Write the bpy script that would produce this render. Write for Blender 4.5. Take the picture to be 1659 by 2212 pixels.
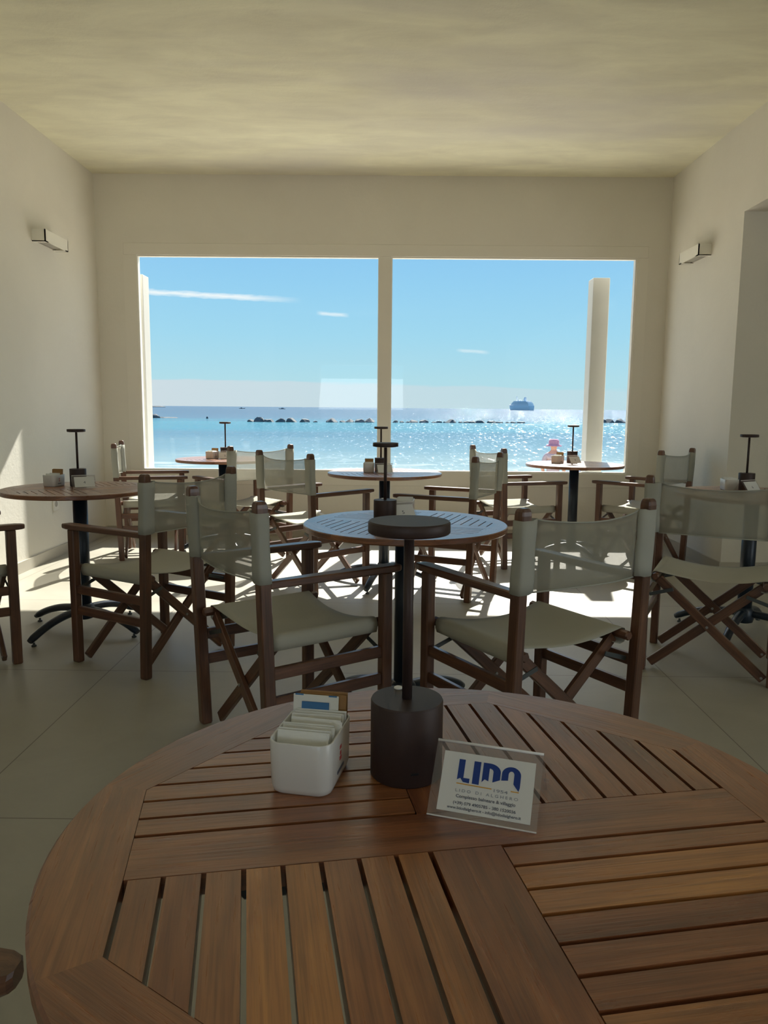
import bpy, bmesh, math, random
from mathutils import Vector, Matrix
PI = math.pi
R = math.radians
random.seed(7)
for o in list(bpy.data.objects):
    bpy.data.objects.remove(o, do_unlink=True)
C = bpy.context.scene.collection
scene = bpy.context.scene

# ------------------------------------------------------------------ camera
yaw, pitch, roll = R(0.36), R(7.72), R(0.5)
fw = Vector((-math.sin(yaw) * math.cos(pitch), math.cos(yaw) * math.cos(pitch), -math.sin(pitch)))
rt = Vector((math.cos(yaw), math.sin(yaw), 0))
up = rt.cross(fw)
r2 = math.cos(roll) * rt + math.sin(roll) * up
u2 = -math.sin(roll) * rt + math.cos(roll) * up
cam_data = bpy.data.cameras.new('camera')
cam = bpy.data.objects.new('camera', cam_data)
C.objects.link(cam)
M = Matrix((r2, u2, -fw)).transposed().to_4x4()
M.translation = Vector((0, 0, 1.19))
cam.matrix_world = M
cam_data.sensor_fit = 'VERTICAL'
cam_data.sensor_height = 24.0
cam_data.lens = 24.0 * 1661.0 / 2212.0
cam_data.clip_start = 0.05
cam_data.clip_end = 60000
scene.camera = cam

# ------------------------------------------------------------------ colour management
scene.view_settings.view_transform = 'Standard'
scene.view_settings.look = 'None'
scene.view_settings.gamma = 1.0
scene.view_settings.use_curve_mapping = False
scene.view_settings.exposure = 0.10
scene.cycles.max_bounces = 12
scene.cycles.diffuse_bounces = 7
scene.cycles.transparent_max_bounces = 24
scene.cycles.caustics_reflective = False
scene.cycles.sample_clamp_indirect = 6.0

# ------------------------------------------------------------------ sun
SUN_E = 12.8
SKY_E = 1.0
AUREOLE = 7.0
az, el = R(12.9), R(41.3)
sdir = Vector((math.sin(az) * math.cos(el), math.cos(az) * math.cos(el), math.sin(el)))
sun_d = bpy.data.lights.new('sun', 'SUN')
sun_d.energy = SUN_E
sun_d.angle = R(0.6)
sun_d.color = (1.0, 0.95, 0.86)
sun = bpy.data.objects.new('sun', sun_d)
sun.rotation_euler = sdir.to_track_quat('Z', 'Y').to_euler()
sun.location = (3, 20, 15)
C.objects.link(sun)

# daylight through the window behind the camera, plus fill light added in the side room
def area(name, loc, rot, sx, sy, power, col):
    d = bpy.data.lights.new(name, 'AREA')
    d.shape = 'RECTANGLE'
    d.size, d.size_y, d.energy, d.color = sx, sy, power, col
    o = bpy.data.objects.new(name, d)
    o.location = loc
    o.rotation_euler = rot
    C.objects.link(o)
    return o
area('daylight_rear_window', (-0.65, -3.58, 1.5), (R(135), 0, 0), 1.9, 1.0, 20, (0.97, 0.98, 1.0))
area('fill_side_room', (5.35, -0.6, 1.5), (R(115), 0, R(90)), 3.4, 2.0, 40, (0.93, 0.97, 1.0))

# ------------------------------------------------------------------ world
world = bpy.data.worlds.new('sky')
scene.world = world
world.use_nodes = True
nt = world.node_tree
nt.nodes.clear()
N = nt.nodes
Lk = nt.links
def wmath(op, a, b=None, c=None, clamp=False):
    n = N.new('ShaderNodeMath'); n.operation = op; n.use_clamp = clamp
    for i, v in enumerate((a, b, c)):
        if v is None: continue
        if isinstance(v, (int, float)): n.inputs[i].default_value = v
        else: Lk.new(v, n.inputs[i])
    return n.outputs[0]
tc = N.new('ShaderNodeTexCoord')
sep = N.new('ShaderNodeSeparateXYZ')
Lk.new(tc.outputs['Generated'], sep.inputs[0])
X, Y, Z = sep.outputs
ramp = N.new('ShaderNodeValToRGB')
Lk.new(Z, ramp.inputs[0])
cr = ramp.color_ramp
def srgb(r, g, b):
    def f(v):
        v /= 255.0
        return v / 12.92 if v <= .04045 else ((v + .055) / 1.055) ** 2.4
    return (f(r), f(g), f(b), 1)
cr.elements[0].position = 0.0; cr.elements[0].color = srgb(178, 218, 228)
cr.elements[1].position = 1.0; cr.elements[1].color = srgb(62, 128, 205)
for p, c in ((0.035, (176, 219, 232)), (0.09, (160, 214, 238)), (0.15, (148, 206, 240)), (0.21, (136, 196, 240)), (0.45, (100, 168, 228))):
    e = cr.elements.new(p); e.color = srgb(*c)
yy = wmath('MAXIMUM', Y, 0.05)
AX = wmath('DIVIDE', X, yy)
AZ = wmath('DIVIDE', Z, yy)
comb = N.new('ShaderNodeCombineXYZ')
Lk.new(wmath('MULTIPLY', AX, 6.0), comb.inputs[0]); Lk.new(wmath('MULTIPLY', AZ, 60.0), comb.inputs[1])
nz = N.new('ShaderNodeTexNoise'); nz.inputs['Scale'].default_value = 2.0; nz.inputs['Detail'].default_value = 5
Lk.new(comb.outputs[0], nz.inputs['Vector'])
comb2 = N.new('ShaderNodeCombineXYZ')
Lk.new(wmath('MULTIPLY', AX, 60.0), comb2.inputs[0]); Lk.new(wmath('MULTIPLY', AZ, 240.0), comb2.inputs[1])
nz2 = N.new('ShaderNodeTexNoise'); nz2.inputs['Scale'].default_value = 1.0; nz2.inputs['Detail'].default_value = 4
Lk.new(comb2.outputs[0], nz2.inputs['Vector'])
def streak(x0, z0, x1, z1, w, strength):
    b = (z1 - z0) / (x1 - x0); a = z0 - b * x0
    line = wmath('ADD', wmath('MULTIPLY', AX, b), a)
    dist = wmath('ABSOLUTE', wmath('SUBTRACT', wmath('ADD', AZ, wmath('MULTIPLY', wmath('SUBTRACT', nz2.outputs[0], 0.5), w * 1.1)), line))
    m = wmath('SUBTRACT', 1.0, wmath('DIVIDE', dist, w), clamp=True)
    t = wmath('DIVIDE', wmath('SUBTRACT', AX, x0), x1 - x0)
    e0 = wmath('MULTIPLY', t, 5.0, clamp=True)
    e1 = wmath('MULTIPLY', wmath('SUBTRACT', 1.0, t), 4.0, clamp=True)
    m = wmath('MULTIPLY', wmath('POWER', m, 0.7), wmath('MULTIPLY', e0, e1))
    return wmath('MULTIPLY', m, strength)
# contrail and wisps, low haze bank over the horizon
s1 = streak(-0.42, 0.148, -0.112, 0.1335, 0.0042, 1.0)
s2 = streak(-0.095, 0.1185, -0.052, 0.1155, 0.0030, 0.75)
s3 = streak(0.083, 0.0735, 0.128, 0.071, 0.0026, 0.5)
haze_top = wmath('ADD', wmath('MULTIPLY', wmath('SUBTRACT', nz.outputs[0], 0.5), 0.012), wmath('SUBTRACT', 0.031, wmath('MULTIPLY', AX, 0.018)))
hz = wmath('MULTIPLY', wmath('SUBTRACT', haze_top, AZ), 350.0, clamp=True)
hz = wmath('MULTIPLY', hz, wmath('SUBTRACT', 0.62, wmath('MULTIPLY', AX, 1.0), clamp=True))
def mix(fac, a, b):
    m = N.new('ShaderNodeMix'); m.data_type = 'RGBA'
    Lk.new(fac, m.inputs[0]); Lk.new(a, m.inputs[6]) if not isinstance(a, tuple) else setattr(m.inputs[6], 'default_value', a)
    m.inputs[7].default_value = b
    return m.outputs[2]
col = mix(hz, ramp.outputs[0], srgb(206, 218, 226))
for s in (s1, s2, s3):
    col = mix(s, col, srgb(238, 246, 250))
# bright aureole of sky around the sun, well above the part seen through the window
vd = N.new('ShaderNodeVectorMath'); vd.operation = 'DOT_PRODUCT'
Lk.new(tc.outputs['Generated'], vd.inputs[0]); vd.inputs[1].default_value = sdir
aur = wmath('POWER', wmath('MAXIMUM', vd.outputs['Value'], 0.0), 26.0)
aur = wmath('MULTIPLY', aur, wmath('MULTIPLY', wmath('SUBTRACT', Z, 0.22), 5.0, clamp=True))
am = N.new('ShaderNodeMix'); am.data_type = 'RGBA'; am.blend_type = 'ADD'; am.clamp_factor = False
Lk.new(wmath('MULTIPLY', aur, AUREOLE), am.inputs[0]); Lk.new(col, am.inputs[6]); am.inputs[7].default_value = (1.0, 0.97, 0.92, 1)
col = am.outputs[2]
bg = N.new('ShaderNodeBackground')
Lk.new(col, bg.inputs[0])
bg.inputs[1].default_value = SKY_E
out = N.new('ShaderNodeOutputWorld')
Lk.new(bg.outputs[0], out.inputs[0])

# ------------------------------------------------------------------ materials
class NT:
    def __init__(s, name):
        s.m = bpy.data.materials.new(name); s.m.use_nodes = True
        s.t = s.m.node_tree; s.t.nodes.clear()
        s.out = s.t.nodes.new('ShaderNodeOutputMaterial')
    def n(s, typ, **kw):
        n = s.t.nodes.new(typ)
        for k, v in kw.items(): setattr(n, k, v)
        return n
    def l(s, a, b): s.t.links.new(a, b)
    def math(s, op, a, b=None, clamp=False):
        n = s.n('ShaderNodeMath', operation=op, use_clamp=clamp)
        for i, v in enumerate((a, b)):
            if v is None: continue
            if isinstance(v, (int, float)): n.inputs[i].default_value = v
            else: s.l(v, n.inputs[i])
        return n.outputs[0]
    def noise(s, vec, scale, detail=4, rough=.55, dist=0):
        n = s.n('ShaderNodeTexNoise'); n.inputs['Scale'].default_value = scale
        n.inputs['Detail'].default_value = detail; n.inputs['Roughness'].default_value = rough
        n.inputs['Distortion'].default_value = dist
        if vec is not None: s.l(vec, n.inputs['Vector'])
        return n.outputs[0]
    def map(s, vec, scale=(1, 1, 1), loc=(0, 0, 0), rot=(0, 0, 0)):
        n = s.n('ShaderNodeMapping'); n.inputs['Scale'].default_value = scale
        n.inputs['Location'].default_value = loc; n.inputs['Rotation'].default_value = rot
        s.l(vec, n.inputs['Vector']); return n.outputs[0]
    def ramp(s, fac, stops, interp='LINEAR'):
        n = s.n('ShaderNodeValToRGB'); n.color_ramp.interpolation = interp
        e = n.color_ramp.elements
        e[0].position, e[0].color = stops[0][0], stops[0][1]
        e[1].position, e[1].color = stops[-1][0], stops[-1][1]
        for p, c in stops[1:-1]:
            x = e.new(p); x.color = c
        s.l(fac, n.inputs[0]); return n.outputs[0]
    def mix(s, fac, a, b, mode='MIX'):
        n = s.n('ShaderNodeMix', data_type='RGBA', blend_type=mode)
        for i, v in ((0, fac), (6, a), (7, b)):
            if isinstance(v, (int, float, tuple)): n.inputs[i].default_value = v
            else: s.l(v, n.inputs[i])
        return n.outputs[2]
    def bump(s, h, strength, dist=.01, normal=None):
        n = s.n('ShaderNodeBump'); n.inputs['Strength'].default_value = strength
        n.inputs['Distance'].default_value = dist; s.l(h, n.inputs['Height'])
        if normal is not None: s.l(normal, n.inputs['Normal'])
        return n.outputs[0]
    def bsdf(s, col, rough=.5, spec=.5, metal=0, normal=None, **kw):
        b = s.n('ShaderNodeBsdfPrincipled')
        for k, v in (('Base Color', col), ('Roughness', rough), ('Specular IOR Level', spec), ('Metallic', metal)):
            if isinstance(v, (int, float, tuple)): b.inputs[k].default_value = v
            else: s.l(v, b.inputs[k])
        for k, v in kw.items(): b.inputs[k].default_value = v
        if normal is not None: s.l(normal, b.inputs['Normal'])
        return b.outputs[0]
    def done(s, sh): s.l(sh, s.out.inputs[0]); return s.m

def simple(name, col, rough=.5, spec=.5, metal=0, bump=0, bscale=200, vary=0.0):
    t = NT(name)
    tcn = t.n('ShaderNodeTexCoord').outputs['Object']
    c = col + (1,) if len(col) == 3 else col
    nrm = None
    if vary:
        nn = t.noise(tcn, bscale * .08, 3)
        c = t.mix(t.math('MULTIPLY', nn, vary), c, tuple(v * .55 for v in c[:3]) + (1,))
    if bump:
        nrm = t.bump(t.noise(tcn, bscale, 3), bump, .002)
    return t.done(t.bsdf(c, rough, spec, metal, nrm))

def plaster(name, base, blotch, scale, amount, patches=None, stretch=(1, 1, 1)):
    t = NT(name)
    p = t.n('ShaderNodeNewGeometry').outputs['Position']
    big = t.noise(t.map(p, stretch), scale, 6, .6, .4)
    f = t.math('MULTIPLY', t.ramp(big, [(.35, (0, 0, 0, 1)), (.68, (1, 1, 1, 1))]), amount)
    c = t.mix(f, base + (1,), blotch + (1,))
    if patches:
        pn = t.noise(t.map(p, (.35, .8, 1), (3.1, 1.7, 0)), 1.1, 3, .5, .3)
        c = t.mix(t.math('MULTIPLY', t.ramp(pn, [(.5, (0, 0, 0, 1)), (.72, (1, 1, 1, 1))]), .75), c, patches + (1,))
    fine = t.noise(p, 38, 5, .65)
    med = t.noise(t.map(p, stretch), 6, 4)
    h = t.math('ADD', t.math('MULTIPLY', fine, .5), med)
    return t.done(t.bsdf(c, .75, .25, 0, t.bump(h, .22, .012)))

M_wall = plaster('plaster_wall', (.74, .715, .64), (.67, .645, .575), 1.3, .6)
M_ceil = plaster('plaster_ceiling', (.89, .865, .66), (.74, .71, .55), 2.0, 1.0, patches=(.64, .61, .57), stretch=(.7, 1.9, 1))
M_trim = simple('white_painted_frame', (.74, .715, .64), .45, .4, 0, .05, 60)
M_bead = simple('white_lacquer', (.82, .80, .74), .35, .5)
M_sconce = simple('white_gypsum', (.82, .80, .72), .6, .3, 0, .1, 90)
M_baseboard = simple('beige_tile_skirting', (.48, .45, .38), .4, .4, 0, 0, 40, .3)

def floor_mat():
    t = NT('large_beige_tiles')
    p = t.n('ShaderNodeNewGeometry').outputs['Position']
    s = t.n('ShaderNodeSeparateXYZ'); t.l(p, s.inputs[0])
    def joint(v, off, pitch=1.26, w=.0022):
        a = t.math('DIVIDE', t.math('SUBTRACT', v, off), pitch)
        fr = t.math('FRACT', a)
        d = t.math('MINIMUM', fr, t.math('SUBTRACT', 1.0, fr))
        return t.math('LESS_THAN', t.math('MULTIPLY', d, pitch), w), t.math('FLOOR', a)
    jx, cx = joint(s.outputs[0], -1.257)
    jy, cy = joint(s.outputs[1], -0.435)
    j = t.math('MAXIMUM', jx, jy)
    cb = t.n('ShaderNodeCombineXYZ'); t.l(cx, cb.inputs[0]); t.l(cy, cb.inputs[1])
    wn = t.n('ShaderNodeTexWhiteNoise'); t.l(cb.outputs[0], wn.inputs[0])
    cloud = t.noise(p, 1.8, 6, .6, .6)
    fine = t.noise(p, 45, 4, .7)
    base = t.mix(t.ramp(cloud, [(.3, (0, 0, 0, 1)), (.7, (1, 1, 1, 1))]), (.315, .298, .245, 1), (.40, .38, .315, 1))
    base = t.mix(t.math('MULTIPLY', fine, .25), base, (.27, .25, .20, 1))
    base = t.mix(t.math('MULTIPLY', wn.outputs[0], .14), base, (.33, .31, .27, 1))
    c = t.mix(j, base, (.17, .155, .125, 1))
    r = t.math('ADD', t.math('MULTIPLY', cloud, .18), .36)
    return t.done(t.bsdf(c, r, .35, 0, t.bump(t.math('SUBTRACT', t.math('MULTIPLY', fine, .15), j), .12, .004)))
M_floor = floor_mat()

def wood(name, dark, mid, light, rough=.38, grain=1.0, bump=.12, spec=.5, coat=0.0):
    t = NT(name)
    uv = t.n('ShaderNodeUVMap').outputs[0]
    oi = t.n('ShaderNodeObjectInfo').outputs['Random']
    at = t.n('ShaderNodeAttribute'); at.attribute_name = 'tint'
    tint = at.outputs['Fac']
    off = t.n('ShaderNodeCombineXYZ')
    t.l(t.math('MULTIPLY', tint, 37.0), off.inputs[0]); t.l(t.math('MULTIPLY', tint, 91.0), off.inputs[1]); t.l(t.math('MULTIPLY', oi, 20.0), off.inputs[2])
    va = t.n('ShaderNodeVectorMath', operation='ADD'); t.l(uv, va.inputs[0]); t.l(off.outputs[0], va.inputs[1])
    v = va.outputs[0]
    g1 = t.noise(t.map(v, (2.2, 38, 1)), 1.0 * grain, 5, .6, .8)
    g2 = t.noise(t.map(v, (9, 260, 1)), 1.0 * grain, 3, .6, .2)
    g3 = t.noise(t.map(v, (3.0, 9, 1)), 1.0, 3, .5, 1.5)
    f = t.math('ADD', t.math('MULTIPLY', g1, .55), t.math('MULTIPLY', g3, .45))
    c = t.ramp(f, [(.32, dark + (1,)), (.5, mid + (1,)), (.68, light + (1,))])
    c = t.mix(t.math('MULTIPLY', t.ramp(g2, [(.45, (0, 0, 0, 1)), (.7, (1, 1, 1, 1))]), .45), c, tuple(x * .5 for x in dark) + (1,))
    c = t.mix(1.0, c, t.ramp(tint, [(0, (.72, .60, .58, 1)), (.35, (.92, .84, .80, 1)), (.7, (1.0, 1.0, .95, 1)), (.9, (1.35, 1.4, 1.05, 1)), (1, (1.7, 1.75, 1.1, 1))]), 'MULTIPLY')
    rr = t.math('ADD', t.math('MULTIPLY', g2, .18), rough - .09)
    return t.done(t.bsdf(c, rr, spec, 0, t.bump(t.math('ADD', g2, t.math('MULTIPLY', g1, .5)), bump, .0012), **{'Coat Weight': coat, 'Coat Roughness': .32}))
M_table = wood('oiled_teak_top', (.13, .046, .019), (.29, .112, .044), (.45, .20, .080), .30, 1, .35, .8, .45)
M_chair = wood('stained_teak', (.060, .028, .016), (.130, .058, .032), (.22, .105, .055), .36, 1, .12, .5, .35)

def fabric(name, col, sheer, trans=.35):
    t = NT(name)
    uv = t.n('ShaderNodeUVMap').outputs[0]
    s = t.n('ShaderNodeSeparateXYZ'); t.l(uv, s.inputs[0])
    wx = t.math('SINE', t.math('MULTIPLY', s.outputs[0], 2600)); wy = t.math('SINE', t.math('MULTIPLY', s.outputs[1], 2600))
    weave = t.math('MULTIPLY', wx, wy)
    n1 = t.noise(t.map(uv, (9, 5, 1)), 1.0, 4)
    c = t.mix(t.math('MULTIPLY', n1, .30), col + (1,), tuple(x * .62 for x in col) + (1,))
    nrm = t.bump(t.math('ADD', t.math('MULTIPLY', weave, .15), t.noise(t.map(uv, (6, 7, 1)), 1.0, 3)), .25, .006)
    d = t.n('ShaderNodeBsdfDiffuse'); t.l(c, d.inputs[0]); t.l(nrm, d.inputs['Normal'])
    tr = t.n('ShaderNodeBsdfTranslucent'); t.l(c, tr.inputs[0])
    m1 = t.n('ShaderNodeMixShader'); m1.inputs[0].default_value = trans
    t.l(d.outputs[0], m1.inputs[1]); t.l(tr.outputs[0], m1.inputs[2])
    if sheer:
        tp = t.n('ShaderNodeBsdfTransparent')
        m2 = t.n('ShaderNodeMixShader')
        t.l(t.math('ADD', t.math('MULTIPLY', n1, .10), sheer - .05), m2.inputs[0])
        t.l(m1.outputs[0], m2.inputs[1]); t.l(tp.outputs[0], m2.inputs[2])
        return t.done(m2.outputs[0])
    return t.done(m1.outputs[0])
M_sheer = fabric('open_weave_canvas', (.46, .445, .37), .48, .30)
M_sleeve = fabric('doubled_canvas', (.50, .505, .45), 0, .15)
M_seat = fabric('seat_canvas', (.58, .57, .49), 0, .15)
M_strap = simple('dark_steel', (.10, .11, .11), .45, .5, .7)
M_bolt = simple('steel_bolt', (.42, .42, .40), .35, .5, .9)
M_column = simple('blue_black_powder_coat', (.012, .022, .036), .36, .5, 0, .1, 400)
M_lamp = simple('dark_brown_metal', (.046, .029, .026), .5, .4, .2, .05, 500)
M_lampglow = simple('frosted_diffuser', (.55, .52, .47), .4, .4)
M_cer = simple('white_ceramic', (.66, .66, .64), .22, .5)
M_white = simple('white_paper', (.74, .75, .72), .6, .3, 0, .2, 120)
M_paper = simple('card_paper', (.70, .72, .72), .55, .3)
M_brown = simple('brown_paper', (.33, .18, .065), .6, .3, 0, .2, 120)
M_blue = simple('blue_print', (.05, .17, .38), .55, .3)
M_navy = simple('navy_print', (.012, .045, .24), .5, .3)
M_grey = simple('grey_print', (.30, .33, .38), .6, .3)
M_dgrey = simple('dark_grey_print', (.10, .11, .15), .6, .3)
M_orange = simple('orange_print', (.62, .33, .05), .6, .3)
M_red = simple('red_print', (.50, .06, .06), .55, .3)
M_plate = simple('white_plastic', (.76, .74, .68), .35, .5)
M_hole = simple('shaded_plastic', (.42, .40, .36), .5, .3)
M_black = simple('black_slot', (.01, .01, .01), .6, .3)

def glass_mat(name, tint, base_refl, edge=None):
    t = NT(name)
    tp = t.n('ShaderNodeBsdfTransparent'); tp.inputs[0].default_value = tint
    g = t.n('ShaderNodeBsdfGlossy'); g.inputs['Roughness'].default_value = .015
    # Schlick reflectance, the same seen from either side of the sheet
    ge = t.n('ShaderNodeNewGeometry'); dp = t.n('ShaderNodeVectorMath', operation='DOT_PRODUCT')
    t.l(ge.outputs['Incoming'], dp.inputs[0]); t.l(ge.outputs['Normal'], dp.inputs[1])
    om = t.math('SUBTRACT', 1.0, t.math('ABSOLUTE', dp.outputs['Value']), clamp=True)
    sch = t.math('ADD', t.math('MULTIPLY', t.math('POWER', om, 5.0), .96), .04)
    m = t.n('ShaderNodeMixShader')
    t.l(t.math('MULTIPLY', sch, base_refl, clamp=True), m.inputs[0])
    t.l(tp.outputs[0], m.inputs[1]); t.l(g.outputs[0], m.inputs[2])
    return t.done(m.outputs[0])
M_glass = glass_mat('window_glass', (.985, .995, .99, 1), .55)
M_acryl = glass_mat('clear_acrylic', (.97, .97, .975, 1), 1.0)
_t = M_acryl.node_tree
_d = _t.nodes.new('ShaderNodeBsdfDiffuse'); _d.inputs[0].default_value = (.75, .75, .78, 1)  # white diffuse veil standing in for pale reflections on the acrylic
_o = [n for n in _t.nodes if n.type == 'OUTPUT_MATERIAL'][0]; _s = _o.inputs[0].links[0].from_socket
_m = _t.nodes.new('ShaderNodeMixShader'); _m.inputs[0].default_value = .045
_t.links.new(_s, _m.inputs[1]); _t.links.new(_d.outputs[0], _m.inputs[2]); _t.links.new(_m.outputs[0], _o.inputs[0])
M_edge = simple('acrylic_edge_highlight', (.80, .80, .80), .15, .8)

# ------------------------------------------------------------------ mesh builder
class MB:
    def __init__(s): s.v = []; s.f = []; s.uv = []; s.t = []; s.mi = []; s.sm = []
    def face(s, idx, uvs, tint=.5, mi=0, smooth=False):
        s.f.append(idx); s.uv.append(uvs); s.t.append(tint); s.mi.append(mi); s.sm.append(smooth)
    def add(s, pts):
        b = len(s.v); s.v.extend([tuple(p) for p in pts]); return b
    def loft(s, rings, closed=True, caps=True, tint=.5, mi=0, smooth=False):
        """rings: lists of 3D points, lofted in order"""
        n = len(rings[0]); base = [s.add(r) for r in rings]
        L = 0.0; Ls = [0.0]
        for i in range(1, len(rings)):
            c0 = sum((Vector(p) for p in rings[i - 1]), Vector()) / n; c1 = sum((Vector(p) for p in rings[i]), Vector()) / n
            L += (c1 - c0).length; Ls.append(L)
        per = [0.0]
        mid = rings[len(rings) // 2]
        for k in range(n): per.append(per[-1] + (Vector(mid[(k + 1) % n]) - Vector(mid[k])).length)
        m = n if closed else n - 1
        for i in range(len(rings) - 1):
            for k in range(m):
                k2 = (k + 1) % n
                s.face((base[i] + k, base[i] + k2, base[i + 1] + k2, base[i + 1] + k),
                       ((Ls[i], per[k]), (Ls[i], per[k + 1]), (Ls[i + 1], per[k + 1]), (Ls[i + 1], per[k])), tint, mi, smooth)
        if caps and closed:
            for bi, rev, r in ((base[0], True, rings[0]), (base[-1], False, rings[-1])):
                idx = list(range(bi, bi + n))
                c = Vector(r[0]); a1 = (Vector(r[1]) - c); a1 = a1.normalized() if a1.length > 1e-9 else Vector((1, 0, 0))
                nn = None
                for q in range(2, n):
                    cc = a1.cross(Vector(r[q]) - c)
                    if cc.length > 1e-9: nn = cc.normalized(); break
                a2 = nn.cross(a1) if nn else Vector((0, 1, 0))
                us = [((Vector(p) - c).dot(a1), (Vector(p) - c).dot(a2)) for p in r]
                if rev: idx = idx[::-1]; us = us[::-1]
                s.face(tuple(idx), tuple(us), tint, mi)
    def bar(s, p0, p1, w, h, side=None, ch=.003, tint=.5, mi=0, w2=None, h2=None):
        """chamfered timber: w measured along `side`, h across"""
        p0, p1 = Vector(p0), Vector(p1); d = (p1 - p0).normalized()
        if side is None: side = Vector((1, 0, 0)) if abs(d.x) < .9 else Vector((0, 1, 0))
        side = Vector(side); side = (side - d * side.dot(d)).normalized(); o = d.cross(side)
        rings = []
        e = min(ch, .3 * min(w, h))
        L = (p1 - p0).length
        for tt, shr in ((0, e), (e / L, 0), (1 - e / L, 0), (1, e)):
            ww = w if w2 is None else w + (w2 - w) * tt; hh = h if h2 is None else h + (h2 - h) * tt
            a, b = ww / 2 - shr * .7, hh / 2 - shr * .7
            c = p0 + (p1 - p0) * tt
            prof = [(a - e, -b), (a, -b + e), (a, b - e), (a - e, b), (-a + e, b), (-a, b - e), (-a, -b + e), (-a + e, -b)]
            rings.append([c + side * x + o * y for x, y in prof])
        s.loft(rings, tint=tint, mi=mi)
    def box(s, lo, hi, tint=.5, mi=0, ch=0):
        x0, y0, z0 = lo; x1, y1, z1 = hi
        if ch:
            dx, dy, dz = x1 - x0, y1 - y0, z1 - z0; cx, cy, cz = (x0 + x1) / 2, (y0 + y1) / 2, (z0 + z1) / 2
            if dx >= dy and dx >= dz: s.bar((x0, cy, cz), (x1, cy, cz), dy, dz, (0, 1, 0), ch, tint, mi)
            elif dy >= dz: s.bar((cx, y0, cz), (cx, y1, cz), dx, dz, (1, 0, 0), ch, tint, mi)
            else: s.bar((cx, cy, z0), (cx, cy, z1), dx, dy, (1, 0, 0), ch, tint, mi)
            return
        s.loft([[(x0, y0, z0), (x1, y0, z0), (x1, y1, z0), (x0, y1, z0)], [(x0, y0, z1), (x1, y0, z1), (x1, y1, z1), (x0, y1, z1)]], tint=tint, mi=mi)
    def lathe(s, prof, c=(0, 0, 0), n=48, tint=.5, mi=0, smooth=True, caps=True):
        rings = [[(c[0] + r * math.cos(2 * PI * k / n), c[1] + r * math.sin(2 * PI * k / n), c[2] + z) for k in range(n)] for r, z in prof]
        s.loft(rings, tint=tint, mi=mi, smooth=smooth, caps=caps)
    def tube(s, pts, r, n=16, tint=.5, mi=0, smooth=True, flat=1.0):
        rings = []
        pts = [Vector(p) for p in pts]
        for i, p in enumerate(pts):
            d = (pts[min(i + 1, len(pts) - 1)] - pts[max(i - 1, 0)]).normalized()
            ref = Vector((0, 0, 1)) if abs(d.z) < .95 else Vector((1, 0, 0))
            a = d.cross(ref).normalized(); b = a.cross(d)
            rr = r[i] if isinstance(r, (list, tuple)) else r
            rings.append([p + a * (rr * math.cos(2 * PI * k / n)) + b * (rr * flat * math.sin(2 * PI * k / n)) for k in range(n)])
        s.loft(rings, tint=tint, mi=mi, smooth=smooth)
    def prism(s, poly, z0, z1, axis=(1, 0), tint=.5, mi=0):
        """polygon (ccw, xy) extruded; uv runs along `axis`"""
        n = len(poly); ax = Vector(axis).normalized(); ay = Vector((-ax.y, ax.x))
        b0 = s.add([(x, y, z0) for x, y in poly]); b1 = s.add([(x, y, z1) for x, y in poly])
        us = [(Vector(p).dot(ax), Vector(p).dot(ay)) for p in poly]
        s.face(tuple(range(b1, b1 + n)), tuple(us), tint, mi)
        s.face(tuple(range(b0, b0 + n))[::-1], tuple(us)[::-1], tint, mi)
        for k in range(n):
            k2 = (k + 1) % n
            s.face((b0 + k, b0 + k2, b1 + k2, b1 + k), (us[k], us[k2], (us[k2][0], us[k2][1] + z1 - z0), (us[k][0], us[k][1] + z1 - z0)), tint, mi)
    def grid(s, P, uvf, tint=.5, mi=0, smooth=True):
        nu, nv = len(P), len(P[0]); b = s.add([p for row in P for p in row])
        for i in range(nu - 1):
            for j in range(nv - 1):
                s.face((b + i * nv + j, b + (i + 1) * nv + j, b + (i + 1) * nv + j + 1, b + i * nv + j + 1),
                       (uvf(i, j), uvf(i + 1, j), uvf(i + 1, j + 1), uvf(i, j + 1)), tint, mi, smooth)
    def build(s, name, mats, parent=None, kind=None):
        me = bpy.data.meshes.new(name)
        me.from_pydata(s.v, [], s.f)
        uvl = me.uv_layers.new(name='UVMap')
        k = 0
        for u in s.uv:
            for q in u: uvl.data[k].uv = q; k += 1
        at = me.attributes.new('tint', 'FLOAT', 'FACE'); at.data.foreach_set('value', s.t)
        if not isinstance(mats, (list, tuple)): mats = [mats]
        for m in mats: me.materials.append(m)
        me.polygons.foreach_set('material_index', s.mi)
        me.polygons.foreach_set('use_smooth', s.sm)
        me.update()
        bm = bmesh.new(); bm.from_mesh(me)
        bmesh.ops.recalc_face_normals(bm, faces=bm.faces) if s.v and len(s.f) > 1 else None
        bm.to_mesh(me); bm.free()
        o = bpy.data.objects.new(name, me); C.objects.link(o)
        if parent is not None: o.parent = parent
        if kind: o['kind'] = kind
        return o

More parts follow.
